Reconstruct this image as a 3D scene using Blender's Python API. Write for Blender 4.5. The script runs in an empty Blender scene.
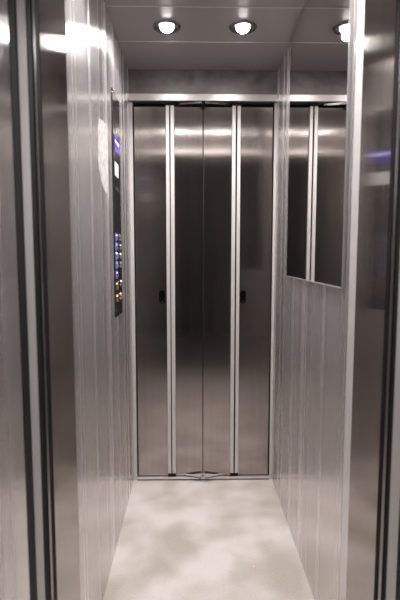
import bpy, bmesh, math, random
from mathutils import Vector, Matrix
S = bpy.context.scene
C = S.collection
PI = math.pi

# ------------------------------------------------------------ camera
CZ = 1.2                                   # camera height above the lift floor
cd = bpy.data.cameras.new('camera'); cam = bpy.data.objects.new('camera', cd); C.objects.link(cam)
cd.sensor_fit = 'VERTICAL'; cd.sensor_height = 36; cd.lens = 27.96
cd.clip_start = 0.02
pitch = math.atan(45 / 466); yaw = math.atan(8 / 466 * math.cos(pitch))
cam.location = (0, 0, CZ)
cam.rotation_euler = (PI / 2 - pitch, 0, -yaw)
cd.dof.use_dof = True; cd.dof.focus_distance = 2.2; cd.dof.aperture_fstop = 3.2
S.camera = cam

# ------------------------------------------------------------ world, exposure
w = bpy.data.worlds.new('world'); S.world = w; w.use_nodes = True
bg = w.node_tree.nodes['Background']
bg.inputs[0].default_value = (0.05, 0.05, 0.055, 1); bg.inputs[1].default_value = 0.3
S.view_settings.view_transform = 'Standard'; S.view_settings.look = 'None'
S.view_settings.gamma = 1; S.view_settings.use_curve_mapping = False
S.view_settings.exposure = 0.3

LAMP_W = 25.0          # each cabin downlight
LENS = 38.0
HALL_FILL_W = 5.0          # added, unseen landing lamp

# ------------------------------------------------------------ materials
def mat(name):
    m = bpy.data.materials.new(name); m.use_nodes = True
    return m, m.node_tree.nodes, m.node_tree.links, m.node_tree.nodes['Principled BSDF']

def simple(name, col, rough=0.5, metal=0.0, emit=None, es=0.0, spec=None):
    m, n, l, b = mat(name)
    b.inputs['Base Color'].default_value = (*col, 1); b.inputs['Roughness'].default_value = rough
    b.inputs['Metallic'].default_value = metal
    if spec is not None: b.inputs['Specular IOR Level'].default_value = spec
    if emit: b.inputs['Emission Color'].default_value = (*emit, 1); b.inputs['Emission Strength'].default_value = es
    return m

def steel(name, col, rough=0.28, aniso=0.75, streak=0.15, bump=0.15, scale=(60, 60, 0.5), tangent=None, var=0.06, metal=1.0, detail=5):
    """stainless sheet brushed along Z (or with a fixed tangent); streaks are stretched noise"""
    m, n, l, b = mat(name)
    b.inputs['Metallic'].default_value = metal
    b.inputs['Anisotropic'].default_value = aniso
    tc = n.new('ShaderNodeTexCoord'); mp = n.new('ShaderNodeMapping'); l.new(tc.outputs['Object'], mp.inputs[0])
    mp.inputs['Scale'].default_value = scale
    ns = n.new('ShaderNodeTexNoise'); l.new(mp.outputs[0], ns.inputs['Vector'])
    ns.inputs['Scale'].default_value = 1; ns.inputs['Detail'].default_value = detail; ns.inputs['Roughness'].default_value = 0.6
    r = n.new('ShaderNodeMapRange'); l.new(ns.outputs[0], r.inputs[0])
    r.inputs[1].default_value = 0.3; r.inputs[2].default_value = 0.7
    r.inputs[3].default_value = rough * (1 - streak); r.inputs[4].default_value = rough * (1 + streak)
    l.new(r.outputs[0], b.inputs['Roughness'])
    mx = n.new('ShaderNodeMix'); mx.data_type = 'RGBA'
    r2 = n.new('ShaderNodeMapRange'); l.new(ns.outputs[0], r2.inputs[0]); r2.inputs[1].default_value = 0.3; r2.inputs[2].default_value = 0.7
    l.new(r2.outputs[0], mx.inputs[0])
    mx.inputs[6].default_value = (*[c * (1 - var) for c in col], 1); mx.inputs[7].default_value = (*[min(1, c * (1 + var)) for c in col], 1)
    l.new(mx.outputs[2], b.inputs['Base Color'])
    if bump:
        bp = n.new('ShaderNodeBump'); bp.inputs['Strength'].default_value = bump; bp.inputs['Distance'].default_value = 0.002
        l.new(ns.outputs[0], bp.inputs['Height']); l.new(bp.outputs[0], b.inputs['Normal'])
    if tangent is None:
        g = n.new('ShaderNodeNewGeometry'); vm = n.new('ShaderNodeVectorMath'); vm.operation = 'CROSS_PRODUCT'
        l.new(g.outputs['True Normal'], vm.inputs[0]); vm.inputs[1].default_value = (0.001, 0.001, 1)
        l.new(vm.outputs[0], b.inputs['Tangent'])
    else:
        cx = n.new('ShaderNodeCombineXYZ')
        for i in range(3): cx.inputs[i].default_value = tangent[i]
        l.new(cx.outputs[0], b.inputs['Tangent'])
    return m

M = {}
M['wall'] = steel('wall_steel', (0.74, 0.705, 0.70), rough=0.25, aniso=0.95, streak=0.45, bump=0.32, scale=(11, 11, 0.012), var=0.17, detail=3, metal=0.85)
M['door'] = steel('door_steel', (0.39, 0.355, 0.335), rough=0.15, aniso=0.97, streak=0.12, bump=0.04, scale=(60, 60, 0.6), var=0.05)
M['panel'] = steel('near_panel_steel', (0.36, 0.33, 0.312), rough=0.10, aniso=0.9, streak=0.1, bump=0.03, scale=(50, 50, 0.6), var=0.04)
M['ceil'] = steel('ceiling_steel', (0.42, 0.395, 0.39), metal=0.65, rough=0.38, aniso=0.6, streak=0.1, bump=0.03, scale=(2, 60, 60), tangent=(0, 1, 0), var=0.05)
M['header'] = steel('header_steel', (0.22, 0.205, 0.20), rough=0.42, aniso=0.3, streak=0.3, bump=0.05, scale=(18, 18, 22), var=0.22)
M['alu'] = simple('hinge_aluminium', (0.62, 0.595, 0.585), 0.48, 0.55)
M['bright'] = simple('polished_strip', (0.82, 0.79, 0.78), 0.34, 0.95)
M['trim'] = simple('satin_trim', (0.78, 0.75, 0.76), 0.40, 0.8)
M['post'] = simple('satin_post', (0.76, 0.73, 0.725), 0.42, 0.6)
M['frame_steel'] = simple('frame_steel', (0.5, 0.48, 0.475), 0.45, 0.3)
M['chrome'] = simple('chrome', (0.72, 0.70, 0.70), 0.12, 1.0)
M['ring'] = simple('brushed_ring', (0.25, 0.235, 0.235), 0.25, 1.0)
M['black'] = simple('rubber_and_gap_black', (0.012, 0.011, 0.011), 0.6, spec=0.15)  # rubber parts, and the painted dark of the landing gaps
M['pit'] = simple('recess_black', (0.003, 0.003, 0.003), 0.9, spec=0.02)
M['dark'] = simple('dark_void', (0.02, 0.018, 0.018), 0.8)
M['brown'] = simple('brown_rubber', (0.05, 0.035, 0.032), 0.5)
M['frame'] = simple('dark_frame', (0.06, 0.055, 0.055), 0.35, 0.6)
M['plate'] = simple('glossy_dark_plate', (0.11, 0.105, 0.10), 0.16, 0.85)
M['screen'] = simple('display_glass', (0.01, 0.01, 0.04), 0.1, 0.0, (0.08, 0.06, 1.0), 0.35)
M['digit'] = simple('display_text', (0.5, 0.45, 1), 0.3, 0.0, (0.65, 0.5, 1.0), 1.0)
M['blue'] = simple('blue_halo', (0.05, 0.08, 0.4), 0.3, 0.0, (0.08, 0.16, 1.0), 0.45)
M['white'] = simple('white_sticker', (0.85, 0.84, 0.83), 0.5)
M['ink'] = simple('sticker_ink', (0.25, 0.24, 0.24), 0.6)
M['gold'] = simple('brass', (0.65, 0.42, 0.2), 0.25, 1.0)
M['mirror'] = simple('mirror_silver', (0.80, 0.77, 0.76), 0.015, 1.0)
M['mirror_edge'] = simple('mirror_edge', (0.55, 0.54, 0.53), 0.2, 0.6)
M['lens'] = simple('lamp_lens', (1, 1, 1), 0.3, 0.0, (1.0, 0.96, 0.93), LENS)
M['fill_lens'] = simple('added_landing_lens', (1, 1, 1), 0.3, 0.0, (1.0, 0.93, 0.88), 6)
M['landing_wall'] = simple('landing_plaster', (0.13, 0.115, 0.108), 0.8)

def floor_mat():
    m, n, l, b = mat('worn_caustic_floor')
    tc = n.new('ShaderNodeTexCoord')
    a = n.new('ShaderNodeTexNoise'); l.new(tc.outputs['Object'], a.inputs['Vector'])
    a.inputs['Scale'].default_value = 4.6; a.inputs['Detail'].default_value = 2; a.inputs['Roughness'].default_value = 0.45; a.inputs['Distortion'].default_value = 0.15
    cr = n.new('ShaderNodeValToRGB'); l.new(a.outputs[0], cr.inputs[0])  # broad blotches paint soft caustic reflections into the floor colour
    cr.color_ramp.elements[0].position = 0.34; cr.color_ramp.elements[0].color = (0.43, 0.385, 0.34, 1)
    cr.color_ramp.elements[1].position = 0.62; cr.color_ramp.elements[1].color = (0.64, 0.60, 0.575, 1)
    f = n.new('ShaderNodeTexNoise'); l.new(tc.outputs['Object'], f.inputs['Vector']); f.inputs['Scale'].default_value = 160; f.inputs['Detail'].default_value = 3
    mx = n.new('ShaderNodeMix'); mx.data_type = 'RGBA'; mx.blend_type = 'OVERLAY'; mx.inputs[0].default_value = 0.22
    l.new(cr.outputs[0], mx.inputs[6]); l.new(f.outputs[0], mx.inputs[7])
    # small pale specks and brown spots
    v = n.new('ShaderNodeTexVoronoi'); l.new(tc.outputs['Object'], v.inputs['Vector']); v.inputs['Scale'].default_value = 14
    lt = n.new('ShaderNodeMath'); lt.operation = 'LESS_THAN'; lt.inputs[1].default_value = 0.045; l.new(v.outputs['Distance'], lt.inputs[0])
    m2 = n.new('ShaderNodeMix'); m2.data_type = 'RGBA'; l.new(mx.outputs[2], m2.inputs[6])
    ml = n.new('ShaderNodeMath'); ml.operation = 'MULTIPLY'; ml.inputs[1].default_value = 0.6; l.new(lt.outputs[0], ml.inputs[0]); l.new(ml.outputs[0], m2.inputs[0])
    m2.inputs[7].default_value = (0.85, 0.80, 0.75, 1)
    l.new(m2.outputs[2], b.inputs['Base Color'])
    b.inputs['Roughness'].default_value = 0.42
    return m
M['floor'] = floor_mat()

# ------------------------------------------------------------ mesh helpers
def box(bm, x0, x1, y0, y1, z0, z1, bev=0.0, mtx=None):
    r = bmesh.ops.create_cube(bm, size=1)
    vs = r['verts']
    for v in vs:
        v.co = Vector(((x0 + x1) / 2 + v.co.x * (x1 - x0), (y0 + y1) / 2 + v.co.y * (y1 - y0), (z0 + z1) / 2 + v.co.z * (z1 - z0)))
    if bev:
        es = list({e for v in vs for e in v.link_edges})
        q = bmesh.ops.bevel(bm, geom=es, offset=bev, segments=2, affect='EDGES', profile=0.6)
        vs = list({v for f in q['faces'] for v in f.verts} | {v for v in vs if v.is_valid})
    if mtx is not None: bmesh.ops.transform(bm, matrix=mtx, verts=vs)
    return bm

def B(*a, **k): return box(bmesh.new(), *a, **k)

def lathe(prof, seg=40, bm=None, mtx=None):
    """profile [(r, z)] about Z"""
    bm = bm or bmesh.new(); rings = []
    for r, z in prof:
        rings.append([bm.verts.new((r * math.cos(2 * PI * i / seg), r * math.sin(2 * PI * i / seg), z)) for i in range(seg)] if r > 1e-6 else [bm.verts.new((0, 0, z))])
    for a, b in zip(rings, rings[1:]):
        for i in range(seg):
            j = (i + 1) % seg
            if len(a) == 1 and len(b) == 1: continue
            if len(a) == 1: bm.faces.new((a[0], b[j], b[i]))
            elif len(b) == 1: bm.faces.new((a[i], a[j], b[0]))
            else: bm.faces.new((a[i], a[j], b[j], b[i]))
    bmesh.ops.recalc_face_normals(bm, faces=bm.faces)
    if mtx is not None: bmesh.ops.transform(bm, matrix=mtx, verts=[v for rg in rings for v in rg])
    return bm

def prism(pts, y0, y1):
    """outline in XZ extruded along Y"""
    bm = bmesh.new()
    a = [bm.verts.new((x, y0, z)) for x, z in pts]; b = [bm.verts.new((x, y1, z)) for x, z in pts]
    bm.faces.new(a); bm.faces.new(b[::-1])
    for i in range(len(pts)):
        j = (i + 1) % len(pts); bm.faces.new((a[j], a[i], b[i], b[j]))
    bmesh.ops.recalc_face_normals(bm, faces=bm.faces)
    return bm

def prismz(pts, z0, z1):
    bm = bmesh.new()
    a = [bm.verts.new((x, y, z0)) for x, y in pts]; b = [bm.verts.new((x, y, z1)) for x, y in pts]
    bm.faces.new(a); bm.faces.new(b[::-1])
    for i in range(len(pts)):
        j = (i + 1) % len(pts); bm.faces.new((a[j], a[i], b[i], b[j]))
    bmesh.ops.recalc_face_normals(bm, faces=bm.faces)
    return bm

def obj(name, bm, m, parent=None, smooth=False, label=None):
    me = bpy.data.meshes.new(name); bm.to_mesh(me); bm.free()
    if isinstance(m, str): m = M[m]
    me.materials.append(m)
    if smooth:
        me.polygons.foreach_set('use_smooth', [True] * len(me.polygons))
    o = bpy.data.objects.new(name, me); C.objects.link(o)
    if parent: 
        o.parent = parent
        o.location = -Vector(parent.location) if parent.type == 'EMPTY' and parent.get('abs') else (0, 0, 0)
    if label: o['label'] = label
    return o

def tag(o, label, cat, kind=None, group=None):
    o['label'] = label; o['category'] = cat
    if kind: o['kind'] = kind
    if group: o['group'] = group
    return o

def empty(name, loc, label, cat, kind=None, group=None, rot=None):
    o = bpy.data.objects.new(name, None); C.objects.link(o); o.location = loc
    o.empty_display_size = 0.05
    if rot: o.rotation_euler = rot
    return tag(o, label, cat, kind, group)

def P(name, bm, m, parent, smooth=False, label=None):
    """part given in world coordinates, parent is an unrotated Empty or a mesh at its own place"""
    o = obj(name, bm, m, None, smooth, label)
    root = Vector((0, 0, 0)); p = parent
    while p is not None: root += p.location; p = p.parent
    o.data.transform(Matrix.Translation(-root)); o.parent = parent
    return o

# ------------------------------------------------------------ dimensions
XL, XR = -0.313, 0.426        # cabin side walls
XC = 0.0565
YB = 2.40                     # back door plane
YF = 1.19                     # front end of the cabin walls
H = CZ + 0.910                # ceiling

# ------------------------------------------------------------ structure: floor, walls, ceiling
tag(obj('floor', B(XL - 0.05, XR + 0.05, 0.90, YB + 0.06, -0.04, 0.0), 'floor'), 'pale worn floor of the lift cabin, mottled with painted light reflections', 'floor', 'structure')

def wall(name, x, s, joints, label):
    """sheets with narrow shadow joints; s = +1 the wall stands on the outer side to +X"""
    e = empty(name, (x, (YF + YB) / 2, 0), label, 'wall', 'structure')
    ys = [YF] + joints + [YB + 0.03]
    for a, b in zip(ys, ys[1:]):
        x0, x1 = sorted((x, x + s * 0.02))
        post = b - a < 0.08
        P('corner_post' if post else 'wall_sheet', B(x0, x1, a + 0.0012, b - 0.0012, 0.0, H - 0.003, bev=0.0010), 'post' if post else 'wall', e)
    x0, x1 = sorted((x + s * 0.006, x + s * 0.03))
    P('backing', B(x0, x1, YF, YB + 0.03, 0, H), 'dark', e)
    return e
wl = wall('wall_left', XL, -1, [1.225, 1.50, 1.79, 2.075], 'brushed steel side wall carrying the button panel')
wr = wall('wall_right', XR, 1, [1.258, 1.531, 2.10], 'brushed steel side wall carrying the mirror')

# ceiling: cross panels; pale strips and bright backing paint light catching on the seams
ce = empty('ceiling', (XC, 1.6, H), 'grey metal ceiling of cross panels with recessed lamps', 'ceiling', 'structure')
seams = [0.95, 1.247, 1.53, 1.813, 2.096, YB + 0.03]
for a, b in zip(seams, seams[1:]):
    bm = B(XL - 0.01, XR + 0.01, a + 0.001, b - 0.001, H, H + 0.012, bev=0.0012)
    P('ceiling_panel', bm, 'ceil', ce)
P('backing', B(XL - 0.03, XR + 0.03, 0.95, YB + 0.03, H + 0.013, H + 0.02), 'bright', ce)

for y in seams[1:-1]:
    P('seam_glint', B(XL - 0.01, XR + 0.01, y - 0.0013, y + 0.0013, H - 0.0012, H + 0.004), 'post', ce, label='thin pale strip painting the highlight along a seam')

# ------------------------------------------------------------ back: header, strip, sill, jambs
hz0 = CZ + 0.790
tag(obj('wall_back', B(XL, XR, YB, YB + 0.03, hz0, H), 'header'), 'mottled dark steel header above the closed folding doors', 'wall', 'structure')
tag(obj('trim_1', B(XL + 0.001, XR - 0.001, YB - 0.022, YB + 0.03, CZ + 0.755, hz0, bev=0.003), 'bright'), 'bright steel rail across the top of the closed folding doors', 'trim', 'structure')
tag(obj('trim_2', B(XL, XL + 0.018, YB - 0.004, YB + 0.03, 0, CZ + 0.755, bev=0.002), 'alu'), 'narrow pale jamb at the left side of the closed doors', 'trim', 'structure')
tag(obj('trim_3', B(XR - 0.013, XR, YB - 0.004, YB + 0.03, 0, CZ + 0.755, bev=0.002), 'alu'), 'narrow pale jamb at the right side of the closed doors', 'trim', 'structure')
tag(obj('trim_4', B(XL + 0.018, XR - 0.013, YB + 0.045, YB + 0.05, 0, H), 'dark'), 'dark shaft wall behind the closed folding doors', 'trim', 'structure')
tag(obj('trim_5', B(XL + 0.019, XR - 0.014, YB - 0.014, YB + 0.035, 0.0, 0.022, bev=0.002), 'bright'), 'bright steel sill under the closed folding doors', 'sill', 'structure')
obj_g = B(XL + 0.02, XR - 0.016, YB - 0.0155, YB - 0.0142, 0.004, 0.009)
P('groove', obj_g, 'brown', bpy.data.objects['trim_5'])

# ------------------------------------------------------------ folding doors
DZ0, DZ1 = 0.0265, CZ + 0.733
def hull(pts, z0, z1): return prismz(pts, z0, z1)

def back_door(name, label, edge, prof_a, prof_b, mid, s):
    """edge: outer X, prof_*: (x0,x1) of the two hinge profiles outer then inner, mid: closing X; s=+1 for the left pair"""
    e = empty(name, ((edge + mid) / 2, YB + 0.01, 0), label, 'folding door', 'structure')
    o0, o1 = sorted((edge, prof_a[0] if s > 0 else prof_a[1]))
    outer = P('door_panel', B(o0, o1, YB, YB + 0.022, DZ0, DZ1, bev=0.0015), 'door', e)
    i0, i1 = sorted((prof_b[1] if s > 0 else prof_b[0], mid - s * 0.0016))
    inner = P('door_panel', B(i0, i1, YB, YB + 0.022, DZ0, DZ1, bev=0.0015), 'door', e)
    for a, b in (prof_a, prof_b):
        bm = B(a, b, YB - 0.012, YB + 0.022, DZ0 + 0.004, DZ1 + 0.004, bev=0.003)
        P('hinge_profile', bm, 'alu', e, label='pale aluminium hinge profile')
    g0, g1 = min(prof_a[1], prof_b[1]), max(prof_a[0], prof_b[0])
    P('rubber_gasket', B(g0, g1, YB - 0.004, YB + 0.02, DZ0, DZ1), 'black', e)
    # outer rubber
    r0, r1 = sorted((edge, edge - s * 0.008))
    P('edge_seal', B(r0, r1, YB + 0.002, YB + 0.022, 0.023, DZ1 + 0.02), 'black', e)
    # foot block and top pivot under / over the profiles
    f0, f1 = min(prof_a[0], prof_b[0]), max(prof_a[1], prof_b[1])
    P('foot_block', B(f0, f1, YB - 0.014, YB + 0.02, 0.0225, DZ0 + 0.014, bev=0.002), 'black', e)
    P('pivot_block', B(f0, f1, YB - 0.006, YB + 0.02, DZ1 + 0.003, CZ + 0.754), 'black', e)
    # recessed finger pull, beside the hinge
    px = -0.1555 if s > 0 else 0.2635; pz = CZ - 0.216
    bm = lathe([(0.0, 0.0), (0.0125, 0.0), (0.0142, 0.0016), (0.0155, 0.0)], 28)
    for v in bm.verts: 
        v.co = Vector((v.co.x, -v.co.z, v.co.y + (0.018 if v.co.y > 0 else -0.018)))
    bmesh.ops.transform(bm, matrix=Matrix.Translation((px, YB - 0.0004, pz)), verts=bm.verts)
    fp = P('finger_pull', bm, 'pit', outer, smooth=True, label='black oval finger pull')
    bm = B(px - 0.006, px + 0.006, YB - 0.0016, YB - 0.0004, pz - 0.027, pz - 0.022, bev=0.0004)
    P('pull_lip', bm, 'frame', outer)
    # guide arms, bottom and top: slope out from the panel towards the closing edge
    ax0 = mid - s * 0.105; ax1 = mid - s * 0.010
    yb0, yb1 = YB - 0.004, YB - 0.034
    w_ = 0.007
    for z0, z1, m in ((0.023, 0.0275, 'black'), (0.0276, 0.034, 'alu')):
        bm = prismz([(ax0, yb0), (ax1, yb1 - 0.004), (ax1, yb1 + w_), (ax0 + s * 0.004, yb0 + 0.003)], z0, z1)
        P('guide_arm', bm, m, e)
    ys = YB - 0.006
    bm = prismz([(mid - s * 0.118, ys), (ax1, ys - 0.028), (ax1, ys - 0.016), (mid - s * 0.110, ys + 0.005)], CZ + 0.741, CZ + 0.750)
    P('top_arm', bm, 'ring', e)
    P('arm_tip', B(min(ax1, mid - s * 0.001), max(ax1, mid - s * 0.001), ys - 0.030, ys + 0.004, CZ + 0.730, CZ + 0.752, bev=0.002), 'black', e)
    tip = prismz([(mid - s * 0.0105, yb1 - 0.004), (mid - s * 0.001, YB - 0.004), (mid - s * 0.006, YB - 0.003), (mid - s * 0.0145, yb1)], 0.0235, 0.036)
    P('arm_tip', tip, 'alu', e)
    return e
back_door('door_1', 'left pair of closed brushed steel folding door panels at the back of the lift', -0.287, (-0.130, -0.112), (-0.107, -0.088), XC, 1)
back_door('door_2', 'right pair of closed brushed steel folding door panels at the back of the lift', 0.405, (0.227, 0.244), (0.2015, 0.220), XC, -1)

# near doors, folded open against the sides
def near_door(name, s, hx, label):
    """s=+1 right side, -1 left; hx hinge X at the wall end"""
    e = empty(name, (hx, 1.18, 0), label, 'folding door', 'structure')
    a = math.radians(9)
    d = Vector((s * math.sin(a), -math.cos(a), 0)); n = Vector((s * math.cos(a), math.sin(a), 0))   # along the leaf / outward
    o = Vector((hx, 1.175, 0))
    def slab(t0, t1, k0, k1, z0=0.03, z1=H - 0.16):
        q = [o + d * t0 + n * k0, o + d * t1 + n * k0, o + d * t1 + n * k1, o + d * t0 + n * k1]
        return prismz([(p.x, p.y) for p in q], z0, z1)
    P('door_panel', slab(0, 0.134, 0, 0.012), 'panel', e)
    P('edge_seal', slab(0.1342, 0.146, 0.001, 0.014), 'black', e)
    P('hinge_profile', slab(0.150, 0.162, 0.001, 0.022), 'ring', e)
    P('door_panel', slab(0, 0.150, 0.0145, 0.026), 'panel', e)
    P('edge_seal', slab(0.163, 0.183, 0.003, 0.026), 'black', e)
    return e
near_door('door_3', -1, -0.301, 'left near folding door pushed open beside the button panel wall')
near_door('door_4', 1, 0.416, 'right near folding door pushed open beside the mirror wall')
tag(obj('trim_6', B(XL - 0.02, XL + 0.0006, YF - 0.012, YF - 0.001, 0, H, bev=0.001), 'black'), 'thin black seal at the front end of the button panel wall', 'trim', 'structure')
tag(obj('trim_7', B(XR - 0.0006, XR + 0.02, YF - 0.012, YF - 0.001, 0, H, bev=0.001), 'black'), 'thin black seal at the front end of the mirror wall', 'trim', 'structure')
tag(obj('trim_8', B(XL + 0.001, XR - 0.001, 1.05, 1.165, H - 0.145, H - 0.001), 'header'), 'dark header over the near folding doors', 'trim', 'structure')
tag(obj('trim_9', B(XL + 0.001, XR - 0.001, 1.166, 1.188, H - 0.155, H - 0.12, bev=0.003), 'bright'), 'bright rail above the near folding doors', 'trim', 'structure')

# landing frame posts and jambs
tag(obj('trim_10', prismz([(-0.3134, 0.932), (-0.317, 0.896), (-0.338, 0.896), (-0.338, 0.932)], 0.0, H), 'frame_steel'), 'narrow steel post of the left landing frame', 'trim', 'structure')
tag(obj('trim_11', prismz([(0.4170, 0.932), (0.4207, 0.896), (0.440, 0.896), (0.440, 0.932)], 0.0, H), 'frame_steel'), 'narrow steel post of the right landing frame', 'trim', 'structure')
tag(obj('trim_12', B(-0.42, -0.3185, 0.862, 0.893, 0.0, H), 'black'), 'black strip painting the dark of the gap behind the left landing frame', 'trim', 'structure')  # solid black strip stands in for the shade of an open gap
tag(obj('trim_13', B(0.4225, 0.53, 0.862, 0.893, 0.0, H), 'black'), 'black strip painting the dark of the gap behind the right landing frame', 'trim', 'structure')
tag(obj('trim_14', prismz([(-0.3165, 0.852), (-0.3265, 0.55), (-0.60, 0.55), (-0.60, 0.852)], 0, H), 'wall'), 'wide steel jamb at the left edge of the entrance', 'jamb', 'structure')
tag(obj('trim_15', prismz([(0.436, 0.852), (0.45, 0.55), (0.70, 0.55), (0.70, 0.852)], 0, H), 'wall'), 'wide steel jamb at the right edge of the entrance', 'jamb', 'structure')
tag(obj('trim_16', B(-0.60, 0.70, 0.55, 0.949, H - 0.10, H + 0.3), 'header'), 'steel lintel over the entrance', 'trim', 'structure')

# landing behind the camera
tag(obj('wall_front', B(-1.3, 1.4, -2.2, -2.15, 0, 2.6), 'landing_wall'), 'plain dim landing wall behind the entrance', 'wall', 'structure')
tag(obj('wall_landing_left', B(-1.35, -1.3, -2.2, 0.55, 0, 2.6), 'landing_wall'), 'dim side wall of the landing, left of the entrance', 'wall', 'structure')
tag(obj('wall_landing_right', B(1.4, 1.45, -2.2, 0.55, 0, 2.6), 'landing_wall'), 'dim side wall of the landing, right of the entrance', 'wall', 'structure')
tag(obj('ceiling_landing', B(-1.3, 1.4, -2.15, 0.55, 2.6, 2.65), 'landing_wall'), 'dim ceiling of the landing', 'ceiling', 'structure')
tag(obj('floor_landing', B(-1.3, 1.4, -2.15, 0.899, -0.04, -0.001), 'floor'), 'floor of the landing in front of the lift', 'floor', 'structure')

# ------------------------------------------------------------ mirror
mz0 = CZ - 0.090
e = empty('wall_mirror', (XR - 0.004, (1.305 + 2.075) / 2, mz0), 'tall frameless mirror on the right wall reaching up to the ceiling', 'mirror')
P('glass', B(XR - 0.010, XR - 0.0045, 1.287, 2.050, mz0, H - 0.003, bev=0.0006), 'mirror', e)
P('bottom_clip', B(XR - 0.0125, XR, 1.283, 2.053, mz0 - 0.004, mz0 - 0.0002, bev=0.001), 'mirror_edge', e, label='thin metal rail under the mirror')
P('side_edge', B(XR - 0.0105, XR, 1.2835, 1.2868, mz0, H - 0.003), 'mirror_edge', e)
P('side_edge', B(XR - 0.0105, XR, 2.0502, 2.053, mz0, H - 0.003), 'mirror_edge', e)

# ------------------------------------------------------------ downlights
def place_downlight(x, y, label, group='round ceiling downlights', m='lens', h=H, watt=None):
    e = empty('downlight', (x, y, h), label, 'ceiling lamp', group=group)
    T = Matrix.Translation((x, y, 0))
    P('ring', lathe([(0.0275, h - 0.0008), (0.032, h - 0.0022), (0.038, h - 0.0035), (0.047, h - 0.0070), (0.053, h - 0.005), (0.056, h - 0.0003)], 48, mtx=T), 'ring', e, smooth=True, label='brushed chrome ring')
    P('lens', lathe([(0.0, h - 0.022), (0.009, h - 0.021), (0.018, h - 0.017), (0.025, h - 0.010), (0.028, h - 0.0025)], 40, mtx=T), m, e, smooth=True, label='glowing white lens')
    ld = bpy.data.lights.new('lamp_light', 'SPOT'); ld.energy = watt or LAMP_W; ld.spot_size = math.radians(144); ld.spot_blend = 1.0
    ld.shadow_soft_size = 0.02; ld.color = (1.0, 0.975, 0.965)
    lo = bpy.data.objects.new('lamp_light', ld); C.objects.link(lo); lo.parent = e; lo.location = (0, 0, -0.030)
    return e
place_downlight(-0.099, 1.963, 'left round downlight glowing in the ceiling, above the left door pair')
place_downlight(0.206, 1.963, 'right round downlight glowing in the ceiling, nearer the mirror')
place_downlight(-0.099, 1.262, 'left unseen round downlight added near the entrance for the door reflections', 'added entrance downlights')  # unseen front pair, added to give the bright bands on the doors
place_downlight(0.206, 1.262, 'right unseen round downlight added near the entrance for the door reflections', 'added entrance downlights')
place_downlight(0.05, -0.9, 'unseen round lamp added in the landing ceiling for the door reflections', 'added landing lamps', 'fill_lens', 2.6, HALL_FILL_W)  # unseen lamp behind the camera, added to lift the door reflections

# ------------------------------------------------------------ button panel on the left wall
CY = 1.967
e = empty('control_panel', (XL, CY, CZ - 0.25), 'tall dark glossy button panel with a blue display on the left wall', 'lift control panel')
FX = XL + 0.006
plate = P('faceplate', B(XL + 0.0005, FX, 1.877, 2.050, CZ - 0.252, CZ + 0.645, bev=0.001), 'plate', e)
def onwall(bm, y, z, x=FX):
    """mesh built about +Z turned to face +X, placed at y, z"""
    bmesh.ops.transform(bm, matrix=Matrix.Translation((x, y, z)) @ Matrix.Rotation(PI / 2, 4, 'Y'), verts=bm.verts)
    return bm
# display
P('display', B(FX + 0.0002, FX + 0.002, 1.895, 2.02, CZ + 0.412, CZ + 0.476, bev=0.0006), 'screen', e, label='blue lit display')
d = bpy.data.objects['display']
dg = bmesh.new()
box(dg, FX + 0.0022, FX + 0.0028, 1.908, 2.005, CZ + 0.447, CZ + 0.458)      # the lit line is too small to read
P('lit_line', dg, 'digit', d)
# white sticker
st = P('sticker', B(FX + 0.0002, FX + 0.0008, 1.905, 1.992, CZ + 0.318, CZ + 0.372), 'white', e, label='small white sticker')
tx = bmesh.new()
for k in range(3): box(tx, FX + 0.0009, FX + 0.0011, 1.915, 1.975 - 0.012 * k, CZ + 0.332 + 0.012 * k, CZ + 0.335 + 0.012 * k)
P('print', tx, 'ink', st)
box_l = B(FX + 0.0002, FX + 0.0006, 1.915, 2.005, CZ + 0.262, CZ + 0.275)
P('engraved_line', box_l, 'frame', e)
# buttons
def button(y, z, lit):
    b = P('button', onwall(lathe([(0.0, 0.0085), (0.008, 0.0080), (0.0125, 0.0055), (0.0135, 0.0)], 28), y, z), 'chrome', e, smooth=True)
    r = P('button_ring', onwall(lathe([(0.0138, 0.0002), (0.0142, 0.0022), (0.0162, 0.0022), (0.0168, 0.0002)], 28), y, z), 'blue' if lit else 'plate', b, smooth=True)
    return b
rows = [0.072, 0.034, -0.003, -0.040, -0.080]
for i, z in enumerate(rows):
    button(1.905, CZ + z, True)
    if i < 4: button(1.997, CZ + z, False)
button(1.997, CZ - 0.119, False)
k = P('key_switch', onwall(lathe([(0.0, 0.0025), (0.007, 0.0025), (0.009, 0.006), (0.016, 0.0045), (0.018, 0.0)], 28), 1.915, CZ - 0.127), 'gold', e, smooth=True, label='brass key switch')
P('keyhole', B(FX + 0.0026, FX + 0.0034, 1.913, 1.917, CZ - 0.133, CZ - 0.121), 'black', k)
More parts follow.
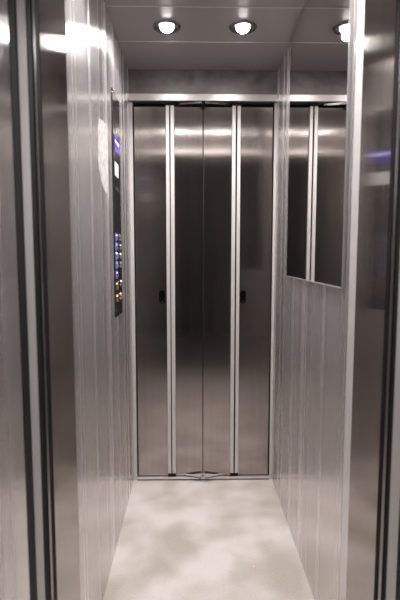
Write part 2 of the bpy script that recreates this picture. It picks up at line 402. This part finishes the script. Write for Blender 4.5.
for y in (1.905, 2.0):
    b = P('button', onwall(lathe([(0.0, 0.005), (0.009, 0.005), (0.0095, 0.003)], 28), y, CZ - 0.175), 'plate', e, smooth=True)
    P('button_ring', onwall(lathe([(0.0098, 0.0002), (0.011, 0.006), (0.0145, 0.006), (0.016, 0.0002)], 28), y, CZ - 0.175), 'gold' if y < 1.95 else 'chrome', b, smooth=True)
for y, z in ((1.885, -0.225), (2.04, -0.235), (1.886, 0.18), (2.04, 0.18), (1.886, 0.63), (2.04, 0.63)):
    P('screw', onwall(lathe([(0.0, 0.0015), (0.003, 0.0012), (0.0042, 0.0)], 14), y, CZ + z), 'chrome', e, smooth=True)
# dark mark near the top
P('dark_mark', B(FX + 0.0002, FX + 0.001, 1.94, 1.985, CZ + 0.585, CZ + 0.600), 'black', e)

# worn pale notice beside the panel
def notice_mat():
    m, n, l, b = mat('worn_notice')
    tc = n.new('ShaderNodeTexCoord'); a = n.new('ShaderNodeTexNoise'); l.new(tc.outputs['Object'], a.inputs['Vector'])
    a.inputs['Scale'].default_value = 45; a.inputs['Detail'].default_value = 6
    cr = n.new('ShaderNodeValToRGB'); l.new(a.outputs[0], cr.inputs[0])
    cr.color_ramp.elements[0].position = 0.38; cr.color_ramp.elements[0].color = (0.34, 0.32, 0.31, 1)
    cr.color_ramp.elements[1].position = 0.58; cr.color_ramp.elements[1].color = (0.60, 0.57, 0.56, 1)
    l.new(cr.outputs[0], b.inputs['Base Color']); b.inputs['Roughness'].default_value = 0.4
    return m
M['notice'] = notice_mat()
bm = bmesh.new()
pts = [(1.600, 0.40), (1.600, 0.30), (1.635, 0.262), (1.690, 0.232), (1.745, 0.222), (1.783, 0.200), (1.784, 0.47), (1.700, 0.47), (1.625, 0.46)]
a_ = [bm.verts.new((XL + 0.0004, y, CZ + z)) for y, z in pts]; b_ = [bm.verts.new((XL + 0.0010, y, CZ + z)) for y, z in pts]
bm.faces.new(b_); bm.faces.new(a_[::-1])
for i in range(len(pts)): j = (i + 1) % len(pts); bm.faces.new((a_[i], a_[j], b_[j], b_[i]))
bmesh.ops.recalc_face_normals(bm, faces=bm.faces)
tag(obj('notice_sheet', bm, 'notice'), 'worn pale scuffed sticker on the left wall beside the button panel', 'sticker')
